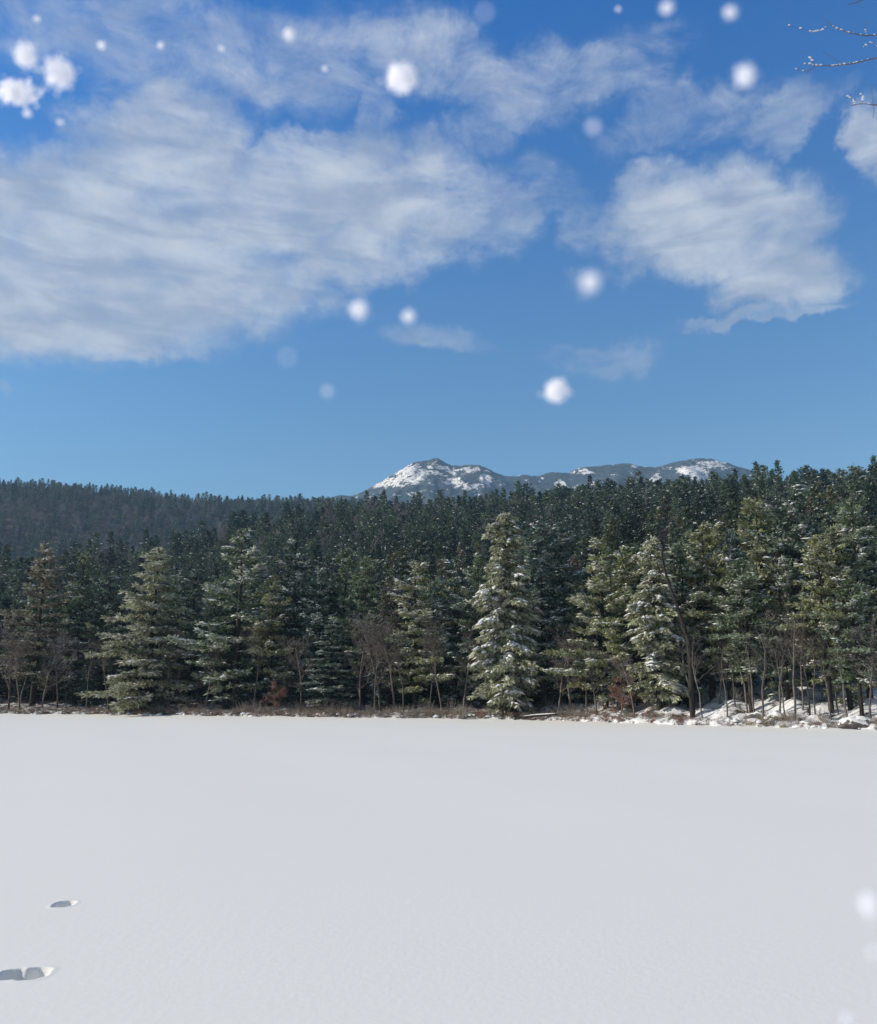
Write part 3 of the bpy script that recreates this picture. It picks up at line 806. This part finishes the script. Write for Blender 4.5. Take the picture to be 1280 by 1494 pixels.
TONE = {0: (OLIVE, "olive"), 1: (GREEN, "mid green"), 2: (DARK, "dark green"), 3: (BLUEG, "bluish"), 4: (BROWN, "brownish")}
seen = {}
SHAPE = {'pineA': 'full-crowned', 'pineB': 'loose', 'pineC': 'layered snow-flecked', 'pineD': 'smooth', 'spruceA': 'pointed', 'spruceB': 'narrow pointed', 'snowy': 'snow-laden', 'weepB': 'dense drooping', 'pineE': 'high-crowned'}
for (x, y, z, H, isb, a, px, top) in indiv:
    where = next(q for lim, q in SEG if px < lim)
    rank = "just" if top > 800 else ("midway up" if top > 750 else "high up")
    where = (rank + " " + where)
    rz = rs.uniform(0, 6.28)
    if isb:
        size = "tall" if H > 14 else "small"
        lb = size + " bare greyish tree " + where
        put_tree(['bareC', 'bareD', 'bareA'][rs.randint(3)], x, y, H * .85, 1.1, OLIVE, 'bare_tree', lb, 'bare tree', lb, rz)
    else:
        near = y - float(shore(x)) < 45
        k = (['pineA', 'pineB', 'pineC', 'snowy', 'pineA', 'snowy', 'pineE'] if near else ['pineA', 'pineB', 'pineC', 'pineD', 'spruceA', 'spruceB', 'pineB', 'pineD', 'weepB'])
        k = k[rs.randint(len(k))]
        col, tn = TONE[[0, 1, 2, 3, 1, 2, 4, 2][rs.randint(8)]]
        f = rs.uniform(.6, 1.5) * (1.25 if near else .9)
        lb = SHAPE[k] + " " + tn + " conifer " + where
        put_tree(k, x, y, H, rs.uniform(1.0, 1.35) if near else rs.uniform(.8, 1.15), tuple(c * f for c in col), 'conifer_tree', lb, 'conifer', "conifers " + where, rz, 0.0, rs.uniform(.3, .6) if near else rs.uniform(.05, .3))

# ------------------------------------------------------------------ the woods too many to count: one object of instances
SRC = bpy.data.collections.new("woods_sources")          # not linked to the scene: only feeds the instances
def src_obj(name, parts):
    Vs, Fs, mats, mi = [], [], [], []
    n = 0
    fl = []
    for (V, F, mat) in parts:
        if mat not in mats: mats.append(mat)
        if F.shape[1] == 3: F = np.concatenate([F, F[:, 2:3]], 1)[:, :3]
        fl.append((F + n)); mi.append(np.full(len(F), mats.index(mat))); Vs.append(V); n += len(V)
    me = mesh_np(name, np.concatenate(Vs), fl, mats, False, np.concatenate(mi))
    o = bpy.data.objects.new(name, me); SRC.objects.link(o)
    return o
def far_conifer(name, **kw):
    T, cr, sn = conifer(**kw)
    parts = [(np.concatenate(T.V), np.concatenate(T.F), M_BARK), (cr[0], cr[1], M_NEEDLE_FAR)]
    if sn: parts.append((sn[0], sn[1], M_SNOW))
    return src_obj(name, parts)
def far_bare(name, mat=M_TWIG, **kw):
    T, S = bare(**kw)
    return src_obj(name, [(np.concatenate(T.V), np.concatenate(T.F), mat)])
far_conifer('a_conifer', seed=41, H=16, R=3.9, nb=72, tuft=.62, twig_step=.8, snow=.07, detail=.5, blades=4)
far_conifer('b_conifer', seed=42, H=16, R=3.1, nb=72, kind='spruce', tuft=.6, twig_step=.8, snow=.03, detail=.5)
far_conifer('c_conifer', seed=43, H=16, R=4.2, nb=66, cb=.3, tuft=.62, twig_step=.8, snow=.10, detail=.5)
M_TWIG_FAR = m_bark("far_twigs", (.17, .16, .165), (.33, .32, .32), 3)
far_bare('d_bare', M_TWIG_FAR, seed=44, H=16, thin=5, k0=4, snow=False, dens=1.1)
far_bare('e_bare', M_TWIG_FAR, seed=45, H=16, thin=5, k0=4, snow=False, spread=.4, dens=1.1)

def instance_stuff(name, pts, idx, scl, rot, coll, label, cat):
    me = bpy.data.meshes.new(name)
    P = np.asarray(pts, np.float32)
    me.vertices.add(len(P)); me.vertices.foreach_set('co', P.ravel())
    for nm, ty, val in (('pick', 'INT', np.asarray(idx, np.int32)), ('scl', 'FLOAT', np.asarray(scl, np.float32)), ('rot', 'FLOAT', np.asarray(rot, np.float32))):
        a = me.attributes.new(nm, ty, 'POINT'); a.data.foreach_set('value', val)
    me.update()
    o = obj(name, me)
    ng = bpy.data.node_groups.new(name + "_scatter", 'GeometryNodeTree')
    ng.interface.new_socket('Geometry', in_out='INPUT', socket_type='NodeSocketGeometry')
    ng.interface.new_socket('Geometry', in_out='OUTPUT', socket_type='NodeSocketGeometry')
    n, l = ng.nodes, ng.links
    gi = n.new('NodeGroupInput'); go = n.new('NodeGroupOutput')
    ci = n.new('GeometryNodeCollectionInfo'); ci.inputs[0].default_value = coll; ci.inputs['Separate Children'].default_value = True; ci.inputs['Reset Children'].default_value = True
    ip = n.new('GeometryNodeInstanceOnPoints')
    def attr(nm, ty):
        a = n.new('GeometryNodeInputNamedAttribute'); a.data_type = ty; a.inputs[0].default_value = nm; return a.outputs[0]
    cx = n.new('ShaderNodeCombineXYZ'); l.new(attr('rot', 'FLOAT'), cx.inputs[2])
    m2p = n.new('GeometryNodeMeshToPoints')
    l.new(gi.outputs[0], m2p.inputs[0]); l.new(m2p.outputs[0], ip.inputs['Points']); l.new(ci.outputs[0], ip.inputs['Instance'])
    ip.inputs['Pick Instance'].default_value = True
    l.new(attr('pick', 'INT'), ip.inputs['Instance Index'])
    l.new(cx.outputs[0], ip.inputs['Rotation']); l.new(attr('scl', 'FLOAT'), ip.inputs['Scale'])
    l.new(ip.outputs[0], go.inputs[0])
    md = o.modifiers.new('scatter', 'NODES'); md.node_group = ng
    props(o, label, cat, kind='stuff')
    return o

P, I, S, R_ = [], [], [], []
for (x, y, z, H, isb, a, px, top) in rest:
    P.append((x, y, z)); I.append(rs.randint(3, 5) if isb else rs.randint(0, 3)); S.append(H / 16); R_.append(rs.uniform(0, 6.28))
instance_stuff('hill_forest', P, I, S, R_, SRC, "dense dark conifer woods on the hill up to its ridge below the mountain", "forest")
P, I, S, R_ = [], [], [], []
d = 640.0
while d < 1215:
    step = 8.0
    n = int(.8 * d / step)
    for k in range(n):
        y = d + rs.uniform(-4, 4); u = -.66 + .80 * (k + rs.rand()) / n
        x = u * y; z = float(ground(x, y))
        if z < 20: continue
        clump = float(fbm(np.array([x / 70.0 + 9]), np.array([y / 70.0]), 5, 3)[0])
        crest = y > 1120
        isc = rs.rand() < (.80 if crest else (.85 if clump > .45 else .40)) or (u > -.28 and rs.rand() < .6)
        P.append((x, y, z)); I.append(rs.randint(0, 3) if isc else rs.randint(3, 5)); S.append(rs.uniform(.55, 1.35) if not (crest and rs.rand() < .25) else rs.uniform(1.0, 1.6)); R_.append(rs.uniform(0, 6.28))
    d += step
instance_stuff('far_hill_forest', P, I, S, R_, SRC, "hazy blue-grey mixed woods on the farther hill at left", "forest")

# brush along the waterline
BR = bpy.data.collections.new("brush_sources")
def brush_src(name, mat, seed, H, spread, n):
    rs_ = np.random.RandomState(seed); T = Tubes()
    for k in range(n):
        a = rs_.uniform(0, 6.28); r = abs(rs_.randn()) * .35
        p = np.array([math.cos(a) * r, math.sin(a) * r, -.05]); L = H * rs_.uniform(.4, 1.1)
        d = np.array([math.cos(a) * spread * rs_.rand(), math.sin(a) * spread * rs_.rand(), 1.0]); d /= np.linalg.norm(d)
        q = [p, p + d * L * .5 + rs_.randn(3) * .04, p + d * L + rs_.randn(3) * .12]
        T.tube(q, [.014, .011, .007], 3)
        for _ in range(3):
            s = q[1] + (q[2] - q[1]) * rs_.rand(); e = s + (rs_.randn(3) * .5 + (0, 0, .5)) * L * .3
            T.tube([s, e], [.009, .006], 3)
    me = T.mesh(name, [mat], False); o = bpy.data.objects.new(name, me); BR.objects.link(o)
brush_src('a_red', M_TWIG_RED, 1, .9, .8, 34); brush_src('b_red', M_TWIG_RED, 2, .6, 1.2, 30)
brush_src('c_grey', M_TWIG_SHORE, 3, 1.0, .9, 30); brush_src('d_tan', M_TWIG_TAN, 4, .6, .9, 40); brush_src('e_grey', M_TWIG_SHORE, 5, 1.5, .6, 20)
def lump_src():
    rs_ = np.random.RandomState(6); nu, nv = 9, 5
    TH, PH = np.meshgrid(np.linspace(0, 2 * math.pi, nu, endpoint=False), np.linspace(-.2, math.pi / 2, nv)); R = 1 + rs_.randn(*TH.shape) * .16
    V = np.stack([.42 * R * np.cos(PH) * np.cos(TH), .30 * R * np.cos(PH) * np.sin(TH), .20 * R * np.sin(PH)], -1).reshape(-1, 3)
    i = np.arange(nv - 1)[:, None] * nu; j = np.arange(nu)[None, :]; j2 = (j + 1) % nu
    F = np.stack([i + j, i + j2, i + nu + j2, i + nu + j], -1).reshape(-1, 4)
    BR.objects.link(bpy.data.objects.new('f_snow_lump', mesh_np('snow_lump', V, [F], [M_SNOW], True)))
lump_src()
P, I, S, R_ = [], [], [], []
for k in range(3000):
    x = rs.uniform(-85, 52)
    t = abs(rs.randn()) * 1.5 + .15 if rs.rand() < .72 else rs.uniform(.5, 14)
    y = float(shore(x)) + t; u = x / y
    px = CX + u * FPX
    cl = float(fbm(np.array([x / 5.0 + 50]), np.array([t / 6.0 + 9]), 8, 2)[0])
    if px > 990 and rs.rand() < .45 + (.4 if t > 2 else 0): continue
    red = (120 < px < 260) or (690 < px < 790) or (850 < px < 1020)
    if t < 3: i = rs.choice([0, 1, 1, 3, 2] if red else [2, 3, 3, 1, 2, 4])
    else: i = rs.choice([2, 4, 2, 4, 0])
    if rs.rand() < .18: i = 5
    P.append((x, y, float(ground(x, y)))); I.append(i); S.append(rs.uniform(.35, 1.1) * (.35 + 1.2 * cl) * (.6 if px < 150 else 1) ); R_.append(rs.uniform(0, 6.28))
instance_stuff('shore_brush', P, I, S, R_, BR, "low red-brown, grey and tan snowy twig brush in a band along the far waterline", "brush")

# ------------------------------------------------------------------ boulders and log on the far bank
def boulder(px, py, wpx, hpx, label, seed, snowcap=.5, name='boulder', depth=None):
    rs_ = np.random.RandomState(seed)
    u = u_of(px, py); ys = np.linspace(50, 200, 3000)
    # walk the ground along this bearing until it rises to the wanted height in view
    tz = ray(px, py + hpx * .5); want = tz[2] / tz[1]
    yy = ys[ys - shore(ys * u) > .4]
    g = (ground(yy * u, yy) - CAM_Z) / yy
    k = np.argmin(np.abs(g - want) + (yy - yy[0]) * 2e-4)
    y = float(yy[k]); x = u * y; z = float(ground(x, y))
    a = wpx / FPX * y * .5; h = hpx / FPX * y
    r = empty(name, (x, y, z - .1)); props(r, label, 'boulder')
    nu, nv = 22, 12
    th = np.linspace(0, 2 * math.pi, nu, endpoint=False); ph = np.linspace(-.35, math.pi / 2, nv)
    TH, PH = np.meshgrid(th, ph)
    n = 1 + .30 * np.sin(2 * TH + seed * 1.7) * np.cos(PH) + .16 * np.sin(3 * TH + seed) * np.cos(PH) + .12 * np.sin(5 * TH + 2 * PH * 3 + seed)
    X = a * np.cos(PH) * np.cos(TH) * n; Y = a * .8 * np.cos(PH) * np.sin(TH) * n; Z = h * np.sin(PH) * (1 + .12 * np.sin(2 * TH + seed))
    X += rs_.randn(*X.shape) * a * .03; Z += rs_.randn(*X.shape) * h * .02
    i = np.arange(nv - 1)[:, None] * nu; j = np.arange(nu)[None, :]; j2 = (j + 1) % nu
    F = np.stack([i + j, i + j2, i + nu + j2, i + nu + j], -1).reshape(-1, 4)
    obj('rock', mesh_np('rock', np.stack([X, Y, Z], -1).reshape(-1, 3), [F], [M_ROCK], True), r)
boulder(487, 1027, 18, 10, "round white snowy boulder beneath the small dark spruce", 1, .7)
boulder(760, 1026, 30, 14, "wide snow-covered boulder at the right foot of the central hemlock", 2, .75)
boulder(1105, 1042, 24, 9, "boulder with thick snow at the foot of the paired pine trunks", 5, .7)
boulder(1133, 1043, 30, 12, "bright rounded snow-covered boulder between the right pole trees", 6, .9)
boulder(1250, 1050, 44, 11, "large grey boulder patched with snow at the right edge", 9, .5)

def log():
    p0 = at(752, 1049.5, float(shore(u_of(752, 1040) * 100)) + .1); p1 = at(822, 1041, float(shore(u_of(822, 1040) * 98)) + .9)
    p0[2] = float(ground(p0[0], p0[1])) + .18; p1[2] = float(ground(p1[0], p1[1])) + .40
    r = empty('fallen_log', tuple(p0)); props(r, "dark fallen log lying at the waterline right of the central hemlock", "log")
    q = [(p1 - p0) * s + np.array([0, 0, .06 * math.sin(s * 5)]) for s in np.linspace(0, 1, 7)]
    T = Tubes(); T.tube(q, np.linspace(.17, .08, 7), 8)
    T.tube([q[4], q[4] + (.3, -.2, .5), q[4] + (.5, -.3, 1.0)], [.05, .03, .012], 5); T.tube([q[2], q[2] + (-.3, .1, .45)], [.05, .02], 5)
    obj('wood', T.mesh('log_wood', [M_BARK]), r)
    T2 = Tubes(); T2.tube([v + (0, 0, .12) for v in q[1:6]], [.05, .09, .08, .08, .04], 6)
    obj('snow_strip', T2.mesh('log_snow', [M_SNOW]), r)
log()

# ------------------------------------------------------------------ overhanging tree on the near bank, its branch tips reach into the frame
def overhang():
    bx, by = 5.4, 3.2
    r = empty('overhanging_tree', (bx, by, .75)); props(r, "bare icy twigs of an overhanging tree in the upper right corner", "bare tree")
    o = np.array([bx, by, .75])
    def W(px, py, Y): return at(px, py, Y) - o
    T = Tubes(); S = Tubes()
    T.tube([(0, 0, -.3), (.1, 0, 1.4), (.05, .1, 3.0), (.2, .2, 4.6), (.1, .3, 6.2), (.15, .3, 8.5)], [.2, .17, .14, .12, .09, .04], 12)
    twigs = []
    def tw(pts, r0, r1, k=6):
        m = len(pts); r = np.linspace(r0 * .34, r1 * .42, m)
        if r0 >= .02: r = np.minimum(r0 * .5, .022 * .5 ** np.arange(m) * 2) if m > 5 else np.linspace(r0, r1, m); r = np.maximum(r, r1 * .45)
        T.tube(pts, r, k); twigs.append(np.array(pts))
    Y = 4.2
    limb = [np.array([.1, .1, 3.3]), W(1520, 60, Y), W(1400, 40, Y), W(1340, 60, Y)]; tw(limb, .05, .012)
    main = [limb[3], W(1300, 78, Y), W(1280, 84, Y), W(1262, 88, Y), W(1248, 92, Y), W(1232, 94, Y), W(1215, 96, Y), W(1200, 95.5, Y), W(1190, 96, Y)]; tw(main, .012, .005)
    tw([main[-1], W(1184, 100, Y), W(1176, 104.5, Y), W(1160, 100, Y)], .005, .002)
    tw([W(1184, 100, Y), W(1177, 108.5, Y)], .004, .002)
    tw([main[-1], W(1183, 93.5, Y), W(1171, 93, Y)], .004, .002)
    tw([W(1186, 89, Y), W(1179, 81, Y), W(1170, 74, Y)], .004, .002); tw([W(1186, 89, Y), main[-1]], .003, .003)
    tw([W(1232, 94, Y), W(1222, 88, Y), W(1210, 80, Y), W(1200, 76, Y)], .003, .002)
    l2 = [limb[1], W(1400, 120, Y), W(1330, 150, Y), W(1285, 153, Y), W(1275, 153, Y), W(1262, 151, Y), W(1250, 152, Y), W(1242, 154, Y)]; tw(l2, .03, .004)
    tw([W(1274, 172, Y), W(1276, 160, Y), W(1275, 153, Y), W(1273, 138, Y), W(1271, 122, Y)], .003, .003)
    tw([W(1248, 152, Y), W(1245, 145, Y), W(1236, 140, Y)], .004, .002)
    tw([W(1246, 150, Y), W(1250, 140, Y), W(1247, 126, Y)], .003, .0015); tw([W(1258, 151, Y), W(1260, 142, Y), W(1253, 134, Y)], .003, .0015)
    l3 = [limb[1], W(1380, -30, Y), W(1300, -12, Y), W(1262, -3, Y), W(1254, 2, Y), W(1246, 5, Y), W(1238, 6, Y)]; tw(l3, .03, .004)
    l4 = [limb[2], W(1300, 50, Y), W(1265, 52, Y), W(1240, 48, Y), W(1222, 42, Y), W(1210, 34, Y), W(1202, 25, Y)]; tw(l4, .012, .0025)
    tw([W(1210, 34, Y), W(1200, 44, Y), W(1186, 47, Y), W(1170, 42, Y), W(1148, 36, Y)], .003, .0015)
    tw([W(1265, 52, Y), W(1262, 40, Y), W(1266, 28, Y)], .003, .0015)
    tw([W(1282, 68, Y), W(1270, 62, Y), W(1258, 70, Y)], .004, .002)
    obj('limbs', T.mesh('overhang_limbs', [M_TWIG]), r)
    rs_ = np.random.RandomState(3)
    for q in range(110):
        p = twigs[rs_.choice([1, 1, 1, 2, 4, 5, 8, 10, 12, 14, 14, 15, 15, 16, 17, 18]) % len(twigs)]; a = rs_.randint(len(p) - 1); c = p[a] + (p[a + 1] - p[a]) * rs_.rand()
        wc = c + o
        if wc[0] > 2.6 or wc[0] < 1.4: continue
        s = rs_.uniform(.003, .008); c = c + (0, 0, s * .3)
        S.tube([c + (-s, 0, -.001), c + (-s * .4, 0, s * .3), c + (s * .5, 0, s * .4), c + (s, 0, 0)], [s * .25, s * .6, s * .55, s * .2], 6)
    props(obj('snow', S.mesh('overhang_ice', [M_SNOW]), r), kind='stuff')
overhang()

# ------------------------------------------------------------------ big near snowflakes drifting down
def m_flake():
    m, N, b, o = new_mat("snowflake", .6, .3)
    b.inputs['Base Color'].default_value = (.97, .975, .98, 1)
    d = N.n('ShaderNodeBsdfDiffuse'); d.inputs['Color'].default_value = (.58, .58, .60, 1)
    tr = N.n('ShaderNodeBsdfTranslucent'); tr.inputs['Color'].default_value = (.56, .56, .58, 1)
    ad = N.n('ShaderNodeAddShader'); N.put(ad.inputs[0], d.outputs[0]); N.put(ad.inputs[1], tr.outputs[0]); N.put(o.inputs['Surface'], ad.outputs[0])
    return m
M_FLAKE = m_flake()
def flake_mesh(seed):
    """a loose ball of small bent ice plates, dense at its heart and airy at its rim"""
    rs_ = np.random.RandomState(seed); k = 380
    d = rs_.randn(k, 3); d /= np.linalg.norm(d, axis=1, keepdims=True)
    c = d * (.98 * rs_.rand(k, 1) ** .6); far_ = rs_.rand(k, 1) < .07; c = np.where(far_, d * rs_.uniform(.95, 1.45, (k, 1)), c)
    a = rs_.randn(k, 3); a /= np.linalg.norm(a, axis=1, keepdims=True)
    b = np.cross(a, rs_.randn(k, 3)); b /= np.linalg.norm(b, axis=1, keepdims=True)
    w = rs_.uniform(.10, .17, (k, 1)); h = rs_.uniform(.06, .12, (k, 1))
    V = np.stack([c + a * w, c + a * w * .4 + b * h, c - a * w * .6 + b * h, c - a * w, c - a * w * .4 - b * h, c + a * w * .6 - b * h], 1).reshape(-1, 3)
    return mesh_np('snowflake', V, [np.arange(k * 6).reshape(-1, 6)], [M_FLAKE])
FM = [flake_mesh(s) for s in (1, 2, 3)]
FL = [  # px, py, rx, ry, distance, label
    (36, 80, 14, 14, .6, "round snowflake at the left edge above the long smeared one"), (87, 108, 18, 20, .6, "large round snowflake near the left edge beside two others"),
    (24, 134, 28, 12, .8, "long smeared snowflake touching the left edge of the sky"), (586, 114, 21, 22, .55, "largest round snowflake left of top centre above the long cloud"),
    (524, 451, 13, 13, .38, "round snowflake under the big cloud, left one of a pair"), (596, 461, 10, 9, .38, "smaller round snowflake under the big cloud, right one of a pair"),
    (813, 570, 18, 18, .5, "large lowest snowflake against clear sky above the mountain saddle"), (1087, 111, 13, 13, .38, "bright round snowflake in the gap above the right cloud"),
    (1066, 18, 8, 8, .42, "small bright snowflake near the top edge left of the twigs"), (973, 11, 9, 6, .42, "flat small snowflake at the top edge right of centre"),
    (862, 412, 12, 15, .26, "soft dim snowflake between the two big clouds"), (419, 520, 5, 5, .22, "faint snowflake under the tail of the big cloud"),
    (478, 571, 5, 5, .32, "small faint snowflake lowest of those left of centre"), (866, 185, 6, 7, .28, "faint snowflake above the right cloud near its left shoulder"),
    (902, 13, 3, 3, .7, "tiny snowflake at the top edge, left of the flat one"), (707, 18, 5, 5, .24, "faint snowflake at the top edge above the wispy cloud"),
    (148, 66, 6, 4, .8, "tiny bright snowflake above the left cloud top"), (235, 66, 4, 4, .8, "tiny snowflake in the grey-blue veil, left of the top left middle"),
    (422, 50, 6, 8, .6, "small ragged snowflake right in the grey-blue veil at upper left"), (54, 27, 4, 3, .8, "tiny snowflake above the round one in the left corner"),
    (323, 70, 4, 2.5, .8, "tiny flat snowflake in the middle of the grey-blue veil"), (40, 165, 5, 5, .7, "tiny snowflake just below the long smeared one"),
    (88, 178, 4, 3, .7, "tiny snowflake beneath the large round left one"), (474, 100, 4, 2.5, .8, "tiny snowflake by the right end of the grey-blue veil"),
    (1268, 1321, 10, 15, .30, "pale soft snowflake over the lake snow at the right edge"), (1275, 1389, 5, 6, .30, "small pale snowflake below the soft one at the right edge"), (1237, 1488, 7, 5, .36, "pale snowflake at the bottom edge near the right corner")]
for k, (px, py, rx, ry, dist, lb) in enumerate(FL):
    c = ray(px, py); c = c / np.linalg.norm(c) * dist + np.array([0, 0, CAM_Z])
    o = obj('snowflake', FM[k % 3]); o.location = tuple(c)
    f = dist * CP_ / FPX * .98
    o.scale = (rx * f, (rx + ry) * .5 * f, ry * f); o.rotation_euler = (0, -.15 if k == 2 else 0, k * 1.3 if k != 2 else 0)
    props(o, lb, 'snowflake', 'snowflakes drifting down near the viewer')

# ------------------------------------------------------------------ the air
def haze():
    lo, hi = (-4500, -1500, -3.2), (4500, 5700, 760)
    V = [(x, y, z) for x in (lo[0], hi[0]) for y in (lo[1], hi[1]) for z in (lo[2], hi[2])]
    F = np.array([[0, 1, 3, 2], [4, 6, 7, 5], [0, 4, 5, 1], [2, 3, 7, 6], [0, 2, 6, 4], [1, 5, 7, 3]])
    m = bpy.data.materials.new("haze"); m.use_nodes = True
    N = NT(m.node_tree); v = N.n('ShaderNodeVolumePrincipled')
    v.inputs['Color'].default_value = (.40, .68, 1.0, 1); v.inputs['Density'].default_value = 1.7e-4; v.inputs['Anisotropy'].default_value = 0.0
    o = N.n('ShaderNodeOutputMaterial'); N.put(o.inputs['Volume'], v.outputs[0])
    props(obj('haze', mesh_np('haze', np.array(V, float), [F], [m])), "thin blue air haze over the whole valley", "haze", kind='stuff')
haze()
